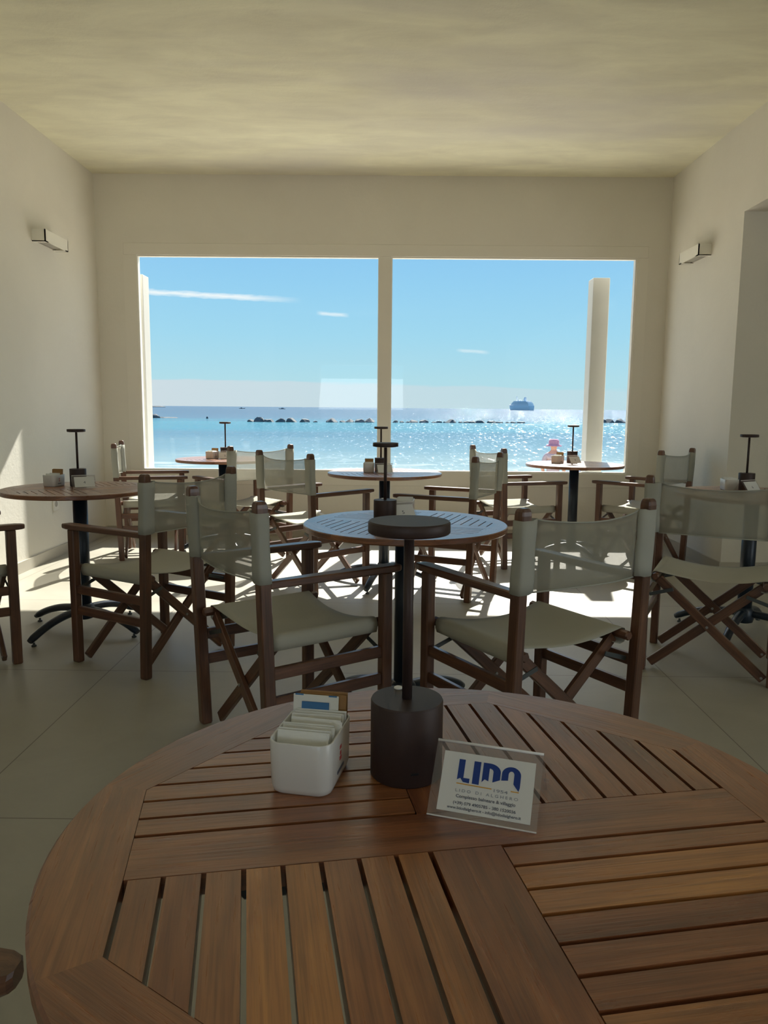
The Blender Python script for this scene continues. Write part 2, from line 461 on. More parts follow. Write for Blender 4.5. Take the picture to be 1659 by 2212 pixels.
def tag(o, label, cat, group=None):
    o['label'] = label; o['category'] = cat
    if group: o['group'] = group
    return o
def thing(name, label, cat, loc=(0, 0, 0), rz=0, group=None):
    o = bpy.data.objects.new(name, None); C.objects.link(o)
    o.empty_display_size = .1
    o.location = loc; o.rotation_euler = (0, 0, rz)
    return tag(o, label, cat, group)
def children(o): return [c for c in bpy.data.objects if c.parent == o]
def dup(root, loc, rz, label, group=None):
    tree = {}
    def cp(o, par):
        c = o.copy(); C.objects.link(c)
        if par is not None: c.parent = par
        for ch in KIDS[o.name]: cp(ch, c)
        return c
    r = cp(root, None)
    r.location = loc; r.rotation_euler = (0, 0, rz); r['label'] = label
    if group: r['group'] = group
    return r
KIDS = {}
def index_tree(o):
    KIDS[o.name] = children(o)
    for ch in KIDS[o.name]: index_tree(ch)
def smooth_angle(o):
    pass
def solid(o, t, off=0):
    m = o.modifiers.new('thickness', 'SOLIDIFY'); m.thickness = t; m.offset = off
    return o

# ================================================================== ROOM
XL, XR, YW, H = -2.62, 2.455, 7.05, 3.2
YR = -3.6           # rear wall
YJ = 5.60           # far jamb of the side opening
XS = 5.4            # side room depth
T = .30
WX0, WX1, WZ0, WZ1 = -2.37, 2.265, .485, 2.612   # hole for the window frame
def st(name, boxes, mat):
    m = MB()
    for lo, hi in boxes: m.box(lo, hi)
    return m.build(name, mat, kind='structure')
st('floor', [((XL - T, YR - T, -.2), (XS + T, YW + T, 0))], M_floor)
st('ceiling', [((XL - T, YR - T, H), (XS + T, YW + T, H + .25))], M_ceil)
st('wall_left', [((XL - T, YR - T, 0), (XL, YW + T, H))], M_wall)
st('wall_back', [((XL, YW, 0), (WX0, YW + T * .5, H)), ((WX1, YW, 0), (XR, YW + T * .5, H)),
                 ((WX0, YW, 0), (WX1, YW + T * .5, WZ0)), ((WX0, YW, WZ1), (WX1, YW + T * .5, H))], M_wall)
st('wall_right', [((XR, YJ, 0), (XS, YW + T * .5, H)), ((XR, -2.4, 2.566), (XR + .30, YJ, H)), ((XR, YR, 0), (XR + .30, -2.4, H))], M_wall)
st('wall_side_room', [((XS, YR, 0), (XS + T, YJ, .5)), ((XS, YR, 2.5), (XS + T, YJ, H)), ((XS, YR, .5), (XS + T, -2.3, 2.5)), ((XS, 1.1, .5), (XS + T, YJ, 2.5)),
                      ((XR + .3, YR - T, 0), (XS + T, YR, H))], M_wall)
st('wall_rear', [((XL, YR - T, 0), (-1.6, YR, H)), ((.3, YR - T, 0), (XR + .3, YR, H)), ((-1.6, YR - T, 0), (.3, YR, .85)), ((-1.6, YR - T, 2.15), (.3, YR, H))], M_wall)
# skirting
st('baseboard_left', [((XL, YR, 0), (XL + .014, YW, .082))], M_baseboard)
st('baseboard_back', [((XL + .014, YW - .014, 0), (XR - .014, YW, .082))], M_baseboard)
st('baseboard_right', [((XR - .014, YJ - .014, 0), (XR, YW, .082)), ((XR, YJ - .014, 0), (XS, YJ, .082))], M_baseboard)

# window
m = MB()
fy0, fy1 = YW - .004, YW + .10
GX0, GX1, GZ0, GZ1 = -2.266, 2.175, .607, 2.517
MX0, MX1 = -.102, .0
e = .004
m.box((WX0 - .008, fy0, GZ1), (WX1 + .008, fy1, WZ1 + .008), ch=e)
m.box((WX0 - .008, fy0, WZ0 - .008), (WX1 + .008, fy1, GZ0), ch=e)
m.box((WX0 - .008, fy0 + .001, GZ0), (GX0, fy1, GZ1), ch=0)
m.box((GX1, fy0 + .001, GZ0), (WX1 + .008, fy1, GZ1), ch=0)
m.box((MX0, fy0 + .001, GZ0), (MX1, fy1, GZ1), ch=0)
win = m.build('window_1', M_trim, kind='structure')
m = MB()
for a, b in ((GX0, MX0), (MX1, GX1)):
    bd = .012
    y0, y1 = YW + .006, YW + .05
    m.box((a, y0, GZ1 - bd), (b, y1, GZ1)); m.box((a, y0, GZ0), (b, y1, GZ0 + bd))
    m.box((a, y0, GZ0 + bd), (a + bd, y1, GZ1 - bd)); m.box((b - bd, y0, GZ0 + bd), (b, y1, GZ1 - bd))
m.build('glazing_bead', M_bead, win, kind='structure')
for a, b in ((GX0, MX0), (MX1, GX1)):
    m = MB(); m.box((a + .002, YW + .052, GZ0 + .002), (b - .002, YW + .060, GZ1 - .002))
    m.build('glass_pane', M_glass, win, kind='structure')

# ================================================================== OUTSIDE
st('terrace', [((-8, YW + T * .5, -.25), (10, 10.5, -.03))], simple('terrace_tiles', (.72, .68, .60), .7, .2, 0, 0, 30, .4))
def terrain():
    t = NT('beach_sand')
    p = t.n('ShaderNodeNewGeometry').outputs['Position']
    c = t.mix(t.noise(p, 1.2, 6), (.50, .42, .30, 1), (.62, .54, .40, 1))
    return t.done(t.bsdf(c, .9, .1, 0, t.bump(t.noise(p, 3, 6), .6, .1)))
m = MB()
ys = [(10.4, -1.2), (16, -1.19), (21, -1.3), (30, -2.2), (40, -3.4), (50, -4.25), (70, -6)]
P = []
for i in range(41):
    x = -150 + i * 7.5
    P.append([(x, y, z + (.12 * math.sin(x * .3 + y * .2) if y > 21 else 0)) for y, z in ys])
m.grid(P, lambda i, j: (i, j))
o = m.build('beach', terrain(), kind='structure')
m = MB(); m.box((-150, -40, -1.6), (150, 10.5, -.9))
m.build('ground', simple('sandy_ground', (.5, .43, .32), .9, .1), kind='structure')

def sea_mat():
    t = NT('sea_water')
    p = t.n('ShaderNodeNewGeometry').outputs['Position']
    s = t.n('ShaderNodeSeparateXYZ'); t.l(p, s.inputs[0])
    inv = t.math('DIVIDE', 50.0, t.math('MAXIMUM', s.outputs[1], 20.0))
    wob = t.noise(t.map(p, (.006, .03, 0)), 1.0, 4)
    v = t.math('MULTIPLY', inv, t.math('ADD', .72, t.math('MULTIPLY', wob, .56)))
    c = t.ramp(v, [(0.0, (.042, .085, .145, 1)), (.08, (.045, .092, .152, 1)), (.135, (.050, .110, .172, 1)), (.18, (.058, .185, .235, 1)), (.25, (.060, .170, .220, 1)),
                   (.33, (.075, .150, .200, 1)), (.50, (.110, .190, .230, 1)), (.62, (.150, .225, .250, 1)), (.80, (.20, .27, .28, 1)), (1, (.22, .29, .29, 1))])
    nearfoam = t.noise(t.map(p, (.12, .35, 0)), 1.0, 5, .6, 1)
    fo = t.math('MULTIPLY', t.ramp(nearfoam, [(.55, (0, 0, 0, 1)), (.62, (1, 1, 1, 1))]), t.ramp(inv, [(.55, (0, 0, 0, 1)), (.85, (.5, .5, .5, 1))]))
    c = t.mix(fo, c, (.7, .75, .75, 1))
    def facet(sc, k):
        n = t.n('ShaderNodeTexNoise'); n.inputs['Scale'].default_value = 1.0; n.inputs['Detail'].default_value = 2; n.inputs['Roughness'].default_value = .6
        t.l(t.map(p, sc), n.inputs['Vector'])
        a = t.n('ShaderNodeVectorMath', operation='SUBTRACT'); t.l(n.outputs['Color'], a.inputs[0]); a.inputs[1].default_value = (.5, .5, .5)
        b = t.n('ShaderNodeVectorMath', operation='MULTIPLY'); t.l(a.outputs[0], b.inputs[0]); b.inputs[1].default_value = (k, k, 0)
        return b.outputs[0]
    va = t.n('ShaderNodeVectorMath', operation='ADD'); t.l(facet((5.5, .9, 1), .95), va.inputs[0]); t.l(facet((2.0, .34, 1), 1.25), va.inputs[1])
    vb = t.n('ShaderNodeVectorMath', operation='ADD'); t.l(va.outputs[0], vb.inputs[0]); vb.inputs[1].default_value = (0, 0, 1)
    vn = t.n('ShaderNodeVectorMath', operation='NORMALIZE'); t.l(vb.outputs[0], vn.inputs[0])
    nrm = vn.outputs[0]
    d = t.n('ShaderNodeBsdfDiffuse'); t.l(c, d.inputs[0])
    g = t.n('ShaderNodeBsdfGlossy'); g.inputs['Roughness'].default_value = .085; t.l(nrm, g.inputs['Normal'])
    # share of wave faces turned to a grazing eye grows as 1 / cos(view)
    ge = t.n('ShaderNodeNewGeometry'); dp = t.n('ShaderNodeVectorMath', operation='DOT_PRODUCT')
    t.l(ge.outputs['Incoming'], dp.inputs[0]); t.l(ge.outputs['True Normal'], dp.inputs[1])
    cv = t.math('MAXIMUM', t.math('ABSOLUTE', dp.outputs['Value']), .004)
    mx = t.n('ShaderNodeMixShader'); t.l(t.math('MINIMUM', t.math('DIVIDE', .0072, cv), .50), mx.inputs[0])
    t.l(d.outputs[0], mx.inputs[1]); t.l(g.outputs[0], mx.inputs[2])
    return t.done(mx.outputs[0])
m = MB()
ysea = [46, 60, 90, 150, 300, 700, 2000, 6000, 20000, 45000]
P = [[(sx * max(150, y * 1.2), y, -4.0) for y in ysea] for sx in (-1, -.5, 0, .5, 1)]
m.grid(P, lambda i, j: (i, j), smooth=False)
m.build('sea', sea_mat(), kind='structure')

# posts standing on the terrace
M_post = simple('white_rendered_post', (.50, .495, .47), .7, .2, 0, .15, 40)
for x0, x1, lab in ((1.876, 2.03, 'slim white terrace post outside the right-hand pane'), (-2.46, -2.31, 'white terrace post mostly hidden by the left edge of the window frame')):
    p = thing('terrace_post', lab, 'post', ((x0 + x1) / 2, 7.45, -.03))
    m = MB(); w = (x1 - x0) / 2; m.box((-w, -.09, 0), (w, .09, 2.43), ch=.004); m.build('shaft', M_post, p)
    m = MB(); m.box((-w - .02, -.11, 0), (w + .02, .11, .02)); m.build('base_plate', M_bead, p)

# rocks of the breakwater
def rock_mesh(seed, name='boulder'):
    rnd = random.Random(seed)
    bm = bmesh.new(); bmesh.ops.create_icosphere(bm, subdivisions=3, radius=1)
    cuts = [(Vector((rnd.uniform(-1, 1), rnd.uniform(-1, 1), rnd.uniform(-.2, 1))).normalized(), rnd.uniform(.55, .85)) for _ in range(9)]
    for v in bm.verts:
        for d, k in cuts:
            q = v.co.dot(d)
            if q > k: v.co -= d * (q - k)
        v.co *= 1 + rnd.uniform(-.02, .02)
    me = bpy.data.meshes.new(name); bm.to_mesh(me); bm.free()
    return me
def rockmat():
    t = NT('wet_rock')
    p = t.n('ShaderNodeNewGeometry').outputs['Position']
    c = t.mix(t.noise(p, .8, 5), (.035, .05, .06, 1), (.16, .17, .17, 1))
    return t.done(t.bsdf(c, .8, .3, 0, t.bump(t.noise(p, 3, 5), .5, .1)))
M_rock = rockmat()
rmeshes = [rock_mesh(i) for i in range(6)]
for me in rmeshes: me.materials.append(M_rock)
rnd = random.Random(3)
def rock(x, y, sx, sy, sz, label, group=None):
    o = bpy.data.objects.new('boulder', rmeshes[rnd.randrange(6)]); C.objects.link(o)
    o.location = (x, y, -4.0 + sz * .15); o.scale = (sx, sy, sz); o.rotation_euler = (0, 0, rnd.uniform(0, 6))
    return tag(o, label, 'rock', group)
rock(-47.4, 266, 1.6, 1.5, .9, 'small low rock at the left tip of the breakwater')
rock(-44.6, 266, 2.2, 2.0, 1.75, 'tallest dark rounded boulder near the left tip of the breakwater')
x = -41.5
while x < 51:
    w = rnd.choice([1.0, 1.3, 1.7, 2.1])
    f = (x + 41) / 92
    gap = (-24.5 < x < -23)
    if not gap:
        rock(x, 266 + f * 20 + rnd.uniform(-1, 1), w, w, w * rnd.uniform(.55, .8) * (1 - .35 * f),
             'dark boulder in the long breakwater row on the sea' , 'breakwater boulders seen through the window')
    x += w * 1.85
x = 84
while x < 104:
    w = rnd.choice([1.2, 1.7, 2.1])
    rock(x, 310 + rnd.uniform(-1, 1), w * 1.3, w, w * .75, 'dark boulder in the rock row right of the terrace post', 'breakwater boulders at the right edge of the window')
    x += w * 2.0
rock(-101.5, 335, 3.2, 2.5, 1.7, 'pointed rock of the reef at the left edge of the window')
rock(-97, 336, 5.0, 2.5, .5, 'flat low reef rock beside the pointed rock at far left')

# far boats
M_hull = simple('dark_hull', (.04, .06, .08), .5, .3); M_cabin = simple('grey_cabin', (.16, .19, .22), .5, .3)
def small_boat(x, y, rz, L, label, name, cab):
    b = thing(name, label, 'boat', (x, y, -4.0), rz)
    m = MB()
    rings = []
    for tt, w, z0, z1 in ((-.5, .9, 0, 1.1), (-.2, 1.5, -.2, 1.0), (.2, 1.4, -.2, 1.1), (.42, .6, .2, 1.4), (.5, .05, .9, 1.6)):
        rings.append([(tt * L, -w, z1), (tt * L, -w * .5, z0), (tt * L, w * .5, z0), (tt * L, w, z1)])
    m.loft(rings); m.build('hull', M_hull, b)
    m = MB(); m.box((-L * .25, -1, .9), (L * cab, 1, 2.6)); m.box((-L * .1, -.1, 2.6), (-L * .08, .1, 3.8)); m.build('cabin', M_cabin, b)
    return b
small_boat(-.1905 * 1900, 1900, .1, 15, 'left of the two small dark boats on the horizon', 'fishing_boat', .0)
small_boat(-.139 * 1900, 1900, PI + .1, 16, 'right of the two small boats, low and leaving a wake', 'motor_boat', .15)
# headland with a round tower
b = thing('islet', 'low rocky islet at the horizon carrying a round tower', 'island', (-.3005 * 3000, 3000, -4))
m = MB()
rg = random.Random(5)
for ring_s, z in ((1.0, -1), (.95, 2.0), (.8, 4.5), (.45, 6.5), (.1, 7)):
    pass
rings = []
for ring_s, z in ((1.0, -1), (.97, 1.5), (.75, 3.4), (.35, 5.0), (.08, 5.4)):
    rings.append([(30 * ring_s * math.cos(a) * (1 + .12 * math.sin(3 * a)) + 2, 20 * ring_s * math.sin(a), z + rg.uniform(-.4, .4)) for a in [2 * PI * k / 24 for k in range(24)]])
m.loft(rings); m.build('rock_mass', simple('pale_rock', (.17, .18, .18), .9, .1, 0, .3, 1), b)
b2 = thing('watchtower', 'squat stone tower standing on the far islet', 'tower', (-.3165 * 3000, 3000, 0))
m = MB(); m.lathe([(6.6, -2.0), (6.0, 9), (6.3, 9.2), (6.3, 10.2)], n=20); m.build('drum', simple('tower_stone', (.15, .17, .17), .9, .1), b2)
m = MB(); m.lathe([(.5, 10.0), (.4, 15)], n=8); m.build('mast', M_hull, b2)
# mooring buoy
m = MB(); m.lathe([(.05, -.3), (.45, 0), (.5, .3), (.2, .7), (.12, 1.0)], n=12)
o = m.build('buoy', M_hull); o.location = (-.236 * 330, 330, -4); tag(o, 'tiny dark buoy afloat left of the breakwater', 'buoy')

# cruise ship
ship = thing('cruise_ship', 'white cruise ship hazy blue on the horizon at right', 'ship', (.1685 * 3000, 3000, -4.0), R(180 - 66))
M_ship = simple('ship_white_hull', (.80, .82, .84), .7, .15); M_ship2 = simple('ship_superstructure', (.88, .88, .88), .7, .15); M_shipw = simple('ship_windows', (.32, .38, .45), .5, .3)
m = MB()
Ls = 150
rings = []
for tt, w, z0, z1 in ((-.5, 11, 0, 17), (-.46, 13, -1, 17), (0, 14, -1, 17), (.25, 13.5, -1, 17.5), (.38, 9, -1, 19), (.45, 5, 0, 20.5), (.52, .6, 10, 22)):
    rings.append([(tt * Ls, -w, z1), (tt * Ls * (.995), -w * .85, z0), (tt * Ls * (.995), w * .85, z0), (tt * Ls, w, z1)])
m.loft(rings); m.build('hull', M_ship, ship)
m = MB()
for k, (x0, x1) in enumerate(((-.47, .38), (-.46, .36), (-.45, .33), (-.43, .31), (-.40, .28), (-.33, .24))):
    m.box((x0 * Ls, -12.5 + k * .5, 17 + k * 3.1), (x1 * Ls, 12.5 - k * .5, 17 + (k + 1) * 3.1 - .3))
m.build('superstructure', M_ship2, ship)
m = MB()
for k, (x0, x1) in enumerate(((-.46, .36), (-.45, .34), (-.44, .31), (-.42, .29), (-.39, .26))):
    for side in (-1, 1):
        y = side * (12.55 - k * .5)
        for q in range(34):
            xx = x0 * Ls + (x1 - x0) * Ls * (q + .2) / 34
            m.box((xx, y - .1, 18 + k * 3.1), (xx + 2.2, y + .1, 19.4 + k * 3.1))
m.build('windows', M_shipw, ship)
m = MB()
m.loft([[(-35, -5, 35), (-20, -5, 35), (-20, 5, 35), (-35, 5, 35)], [(-33, -3.5, 44), (-24, -3.5, 44), (-24, 3.5, 44), (-33, 3.5, 44)], [(-32, -2, 50), (-27, -2, 50), (-27, 2, 50), (-32, 2, 50)]])
m.build('funnel', M_ship, ship)
m = MB(); m.box((27, -1, 35), (30, 1, 53)); m.box((25, -4, 46), (31, 4, 47)); m.box((12, -2, 35), (20, 2, 40)); m.lathe([(3, 35), (4, 38), (2.5, 41), (.3, 42)], c=(3, 0, 0), n=12)
m.build('mast', M_ship, ship)

# ================================================================== TABLES
TZ = .76
def clip(poly, n, d):
    out = []
    for i in range(len(poly)):
        a, b = poly[i], poly[(i + 1) % len(poly)]
        da, db = a[0] * n[0] + a[1] * n[1] - d, b[0] * n[0] + b[1] * n[1] - d
        if da <= 0: out.append(a)
        if (da < 0 < db) or (db < 0 < da):
            t = da / (da - db); out.append((a[0] + (b[0] - a[0]) * t, a[1] + (b[1] - a[1]) * t))
    return out
def table_top_mb(Rr, seed):
    rnd = random.Random(seed)
    m = MB(); th = .022
    k_ = Rr / .43
    ap = .346 * k_          # apothem of the inner octagon
    half = .0375 * k_       # half the width of the cross boards
    pitch = (ap - half) / 8
    slot = .0048
    tints = [.05, .18, .3, .35, .4, .5, .55, .6, .7, .8, .92]
    def tv(): return rnd.choice(tints) + rnd.uniform(-.02, .02)
    normals = [(math.cos(q * PI / 4), math.sin(q * PI / 4)) for q in range(8)]
    def oct_clip(poly, inset=.0006):
        for n in normals: poly = clip(poly, n, ap - inset)
        return poly
    g = .0006
    # cross: one full board, two half boards at right angles
    m.prism([(-ap + g, -half + g), (0, -half + g), (0, half - g), (-ap + g, half - g)], TZ - th, TZ, (1, 0), .34)
    m.prism([(0, -half + g), (ap - g, -half + g), (ap - g, half - g), (0, half - g)], TZ - th, TZ, (1, 0), .34)
    m.prism([(-half + g, -ap + g), (half - g, -ap + g), (half - g, -half - g), (-half + g, -half - g)], TZ - th, TZ, (0, 1), .16)
    m.prism([(-half + g, half + g), (half - g, half + g), (half - g, ap - g), (-half + g, ap - g)], TZ - th, TZ, (0, 1), .24)
    # quadrants, pinwheel: UL and LR parallel to the full board, LL and UR across
    for (sx, sy, along) in ((-1, 1, 'x'), (1, -1, 'x'), (-1, -1, 'y'), (1, 1, 'y')):
        for k in range(8):
            a, b = half + k * pitch + slot * (1.0 if k == 0 else .5), half + (k + 1) * pitch - slot * (.5 if k < 7 else 1.0)
            lo, hi = half + g, ap + .1
            if along == 'x': poly = [(lo, a), (hi, a), (hi, b), (lo, b)]
            else: poly = [(a, lo), (b, lo), (b, hi), (a, hi)]
            poly = [(x * sx, y * sy) for x, y in poly]
            if sx * sy < 0: poly = poly[::-1]
            poly = oct_clip(poly)
            if len(poly) >= 3:
                m.prism(poly, TZ - th, TZ, (1, 0) if along == 'x' else (0, 1), tv())
    # rim of eight segments
    rv = ap / math.cos(PI / 8)
    for q in range(8):
        a0, a1 = (q - .5) * PI / 4, (q + .5) * PI / 4
        ns = 12
        ang = [a0 + (a1 - a0) * i / ns for i in range(ns + 1)]
        if True:
            ca = (a0 + a1) / 2; t_ax = Vector((-math.sin(ca), math.cos(ca))); n_ax = Vector((math.cos(ca), math.sin(ca)))
            tint = rnd.choice([.2, .38, .5, .62])
            inner = []
            for a in ang:
                rr = ap / math.cos(a - ca); inner.append((rr * math.cos(a), rr * math.sin(a)))
            prof = [(-1, TZ - th), (-1, TZ), (Rr - .003, TZ), (Rr, TZ - .003), (Rr, TZ - th + .004), (Rr - .004, TZ - th)]
            rings = []
            for i, a in enumerate(ang):
                ring = []
                for r_, z in prof:
                    if r_ < 0: ring.append((inner[i][0], inner[i][1], z))
                    else: ring.append((r_ * math.cos(a), r_ * math.sin(a), z))
                rings.append(ring)
            base = [m.add(r) for r in rings]
            def uvp(p): return (Vector(p[:2]).dot(t_ax), Vector(p[:2]).dot(n_ax) + p[2])
            for i in range(ns):
                for k in range(6):
                    k2 = (k + 1) % 6
                    ids = (base[i] + k, base[i + 1] + k, base[i + 1] + k2, base[i] + k2)
                    pts = (rings[i][k], rings[i + 1][k], rings[i + 1][k2], rings[i][k2])
                    m.face(ids, tuple(uvp(p) for p in pts), tint, 0, False)
    return m
def table_base_parts(t, Rr, phi_leg):
    m = MB(); z = TZ - .0225
    m.box((-.22, -.03, z - .014), (.22, .03, z), ch=.003); m.box((-.03, -.22, z - .014), (.03, .22, z), ch=.003)
    m.box((-.075, -.075, z - .018), (.075, .075, z - .012))
    m.build('support_frame', M_column, t)
    m = MB(); m.lathe([(.037, .085), (.037, z - .018)], n=32); m.build('column', M_column, t)
    m = MB(); m.lathe([(.030, .060), (.046, .066), (.050, .085), (.050, .125), (.040, .14), (.037, .145)], n=32); m.build('hub', M_column, t)
    for k in range(4):
        a = phi_leg + k * PI / 2
        pts = []; rad = []
        for i in range(15):
            u = i / 14
            r_ = .03 + u * .33
            zz = .112 - .004 * u - .078 * u ** 2.4
            pts.append((r_ * math.cos(a), r_ * math.sin(a), zz)); rad.append(.024 - .003 * u if i < 14 else .016)
        m = MB(); m.tube(pts, rad, 14, flat=.85); lg = m.build('leg', M_column, t)
        m = MB(); m.lathe([(.012, 0), (.013, .006), (.006, .010), (.006, .02)], c=((.335) * math.cos(a), (.335) * math.sin(a), 0), n=12); m.build('foot', M_strap, lg)
def make_table(loc, phi, Rr, leg_phi, label, seed, group):
    t = thing('round_table', label, 'table', loc, phi, group)
    table_top_mb(Rr, seed).build('tabletop', M_table, t)
    table_base_parts(t, Rr, leg_phi - phi)
    return t
GT = 'round slatted teak tables'
tables = {
 'T0': ((.074, .743, 0), R(10.5), .405, R(60), 'large round slatted teak table in the foreground, cut off by the photo edge', 11),
 'T5': ((.062, 2.872, 0), R(-20), .383, R(45), 'round slatted table with card number 5 whose top reflects blue sky', 12),
 'T4': ((-1.62, 3.99, 0), R(35), .383, R(66), 'round teak table nearest the left wall, in front of the socket', 13),
 'T6': ((1.92, 4.05, 0), R(60), .383, R(52), 'round teak table with card number 6 at the right edge', 14),
 'T3': ((-.03, 5.16, 0), R(15), .383, R(72), 'round teak table in front of the window mullion, behind table 5', 15),
 'T2': ((-1.38, 6.37, 0), R(25), .383, R(30), 'round teak table under the left window pane, farthest to the left', 16),
 'T1': ((1.475, 6.13, 0), R(5), .383, R(20), 'sunlit round teak table in front of the right window pane', 17),
}
for k, (loc, phi, Rr, lp, lab, sd) in tables.items():
    make_table(loc, phi, Rr, lp, lab, sd, GT)

# ================================================================== CHAIRS
def make_chair(label, loc, a, group):
    c = thing('director_chair', label, 'chair', loc, a, group)
    W2, D2, HB, HA = .27, .223, .904, .627
    lean = .031
    def ry(z): return -D2 - lean * z / HB
    for s in (-1, 1):
        # rear post, leaning, rounded head
        m = MB()
        rings = []
        for z, k in ((0, .88), (.006, 1), (.2, 1), (.45, 1), (.65, 1), (HB - .022, 1), (HB - .010, .93), (HB - .003, .78), (HB, .55)):
            a_, b_ = .0185 * k, .0205 * k; e_ = .004 * k
            prof = [(a_ - e_, -b_), (a_, -b_ + e_), (a_, b_ - e_), (a_ - e_, b_), (-a_ + e_, b_), (-a_, b_ - e_), (-a_, -b_ + e_), (-a_ + e_, -b_)]
            rings.append([(s * W2 + x, ry(z) + y, z) for x, y in prof])
        m.loft(rings, tint=.45); m.build('rear_leg', M_chair, c)
        m = MB(); m.bar((s * W2, D2, 0), (s * W2, D2, HA), .036, .041, (1, 0, 0), .004, .45); m.build('front_leg', M_chair, c)
        # arm rest
        m = MB()
        rings = []
        y0, y1 = ry(HA) + .019, D2 + .060
        for u, wv in ((0, .034), (.12, .038), (.4, .048), (.8, .052), (.93, .052), (.975, .046), (.993, .036), (1, .022)):
            y = y0 + (y1 - y0) * u; w = wv / 2; sh = 0 if u < .95 else .003 * (u - .95) * 20
            prof = [(w - .004, HA + sh), (w, HA + .004 + sh), (w, HA + .021 - sh), (w - .004, HA + .025 - sh), (-w + .004, HA + .025 - sh), (-w, HA + .021 - sh), (-w, HA + .004 + sh), (-w + .004, HA + sh)]
            rings.append([(s * W2 + x, y, z) for x, z in prof])
        m.loft(rings, tint=.5); m.build('armrest', M_chair, c)
        for z in (.347, .250):
            m = MB(); m.bar((s * W2, ry(z) + .0185, z), (s * W2, D2 - .0185, z), .019, .040, (1, 0, 0), .003, .4); m.build('side_rail', M_chair, c)
        # seat rail
        m = MB()
        m.tube([(s * .228, -.240, .441), (s * .228, -.235, .441), (s * .228, .235, .441), (s * .228, .240, .441)], [.013, .017, .017, .013], 8, tint=.4, smooth=False)
        m.build('seat_rail', M_chair, c)
        for yy_ in (-.208, .208):
            m = MB(); m.bar((s * .252, yy_, .352), (s * .150, yy_, .385), .004, .016, (0, 1, 0), .001)
            m.build('hinge_strap', M_strap, c)
    for sy in (-1, 1):
        for s in (-1, 1):
            yb = sy * .186 + s * .0105
            m = MB(); m.bar((-s * .240, yb, .022), (s * .218, yb, .428), .020, .040, (0, 1, 0), .003, .5)
            cb = m.build('cross_bar', M_chair, c)
            m = MB()
            ln = []
            for px, pz in ((-s * .232, .030), (0, .227)):
                m.tube([(px, yb + s * .010, pz), (px, yb + s * .0135, pz)], .006, 10)
            m.build('bolt', M_bolt, cb)
    # seat cloth
    SZ = .011
    prof = [(-.209, .400), (-.225, .396), (-.246, .400), (-.2515, .418), (-.2515, .434), (-.245, .447), (-.232, .4505), (-.215, .448)]
    nmid = 14
    line = list(prof)
    for i in range(1, nmid):
        u = i / nmid; x = -.215 + .43 * u; line.append((x, .448 - .034 * math.sin(PI * u) ** .9))
    line += [(-x, z) for x, z in prof[::-1]]
    nv = 11
    P = []
    for (x, z) in line:
        row = []
        for j in range(nv):
            v = j / (nv - 1); y = -.205 + .41 * v
            inn = max(0, 1 - (x / .22) ** 2)
            dz = -.006 * inn * math.cos(PI * (v - .5) * 2) - .003 * inn * math.sin(9 * x + 5 * v)
            pull = .016 * inn * (1 if v > .5 else -1) * abs(2 * v - 1) ** 2
            row.append((x * .99, y - pull, z + dz + SZ))
        P.append(row)
    m = MB(); m.grid(P, lambda i, j: (i * .02, j * .041)); solid(m.build('seat', M_seat, c), .0022)
    # back cloth
    z0, z1 = .645, .868
    nu, nv = 17, 9
    P = []
    for i in range(nu):
        u = i / (nu - 1) * 2 - 1
        row = []
        for j in range(nv):
            v = j / (nv - 1)
            bow = (1 - u * u)
            zt = z1 - .016 * bow ** .8; zb = z0 + .004 * bow
            z = zb + (zt - zb) * v
            y = ry(z) - .034 * bow - .004 * math.sin(3 * u + 2.5 * v) * bow - .010 * bow * (v ** 3)
            row.append((u * .223, y, z))
        P.append(row)
    m = MB(); m.grid(P, lambda i, j: (i * .026, j * .028)); bk = solid(m.build('backrest', M_sheer, c), .0012)
    # hems of the back cloth
    for jj in (0, nv - 1):
        m = MB(); m.tube([P[i][jj] for i in range(nu)], .0026, 6); m.build('hem', M_sleeve, bk)
    for s in (-1, 1):
        m = MB()
        loop = [(-.048, .002), (-.034, .012), (-.018, .0205), (.004, .0225), (.0175, .0205), (.0205, .010), (.0210, 0), (.0205, -.010), (.0175, -.0205), (.004, -.0225), (-.018, -.0205), (-.034, -.012), (-.048, -.002)]
        rings = []
        for j in range(7):
            v = j / 6; z = z0 + (z1 - z0) * v
            rings.append([(s * (W2 + x * (1 + .03 * math.sin(9 * v))), ry(z) + y - (.006 if x < -.03 else 0) + .0012 * math.sin(7 * v + x * 60), z + .004 * (x < -.03)) for x, y in loop])
        m.loft(rings, closed=True, caps=False, smooth=True)
        solid(m.build('sleeve', M_sleeve, bk), .0018)
    return c
GC = 'folding director chairs around the tables'
chairs = [
 ((-.348, 2.696), -54.1, 'director chair left of table 5, back to us, just behind the foreground table'),
 ((.488, 2.580), 31.8, 'director chair right of table 5, nearest on the right, seen from behind'),
 ((-1.118, 3.592), 60.0, 'director chair on the right side of the left-hand table, arm over its column'),
 ((1.520, 3.540), -26, 'director chair with its back to us at table 6, cut by the right edge'),
 ((-1.905, 6.149), -76.6, 'director chair seen side-on by the left edge of the window'),
 ((-1.140, 5.982), 43.7, 'director chair with pale sunlit back between us and the far left table'),
 ((-.500, 5.134), -45.1, 'director chair left of the middle table below the mullion'),
 ((.397, 4.984), 66.0, 'director chair right of the middle table, back partly overlapping another chair'),
 ((.992, 5.982), -71.3, 'director chair on the left of the sunlit right table, behind another chair back'),
 ((1.966, 5.937), 46.1, 'director chair in the right corner beside the sunlit table'),
 ((-2.057, 3.512), -52.8, 'director chair cut by the left edge, only its arm and front legs showing'),
 ((-.640, .410), -90, 'director chair at bottom left, only its dark rounded arm tip showing'),
]
(x0, y0), a0, lab0 = chairs[0]
proto = make_chair(lab0, (x0, y0, 0), R(a0), GC)
index_tree(proto)
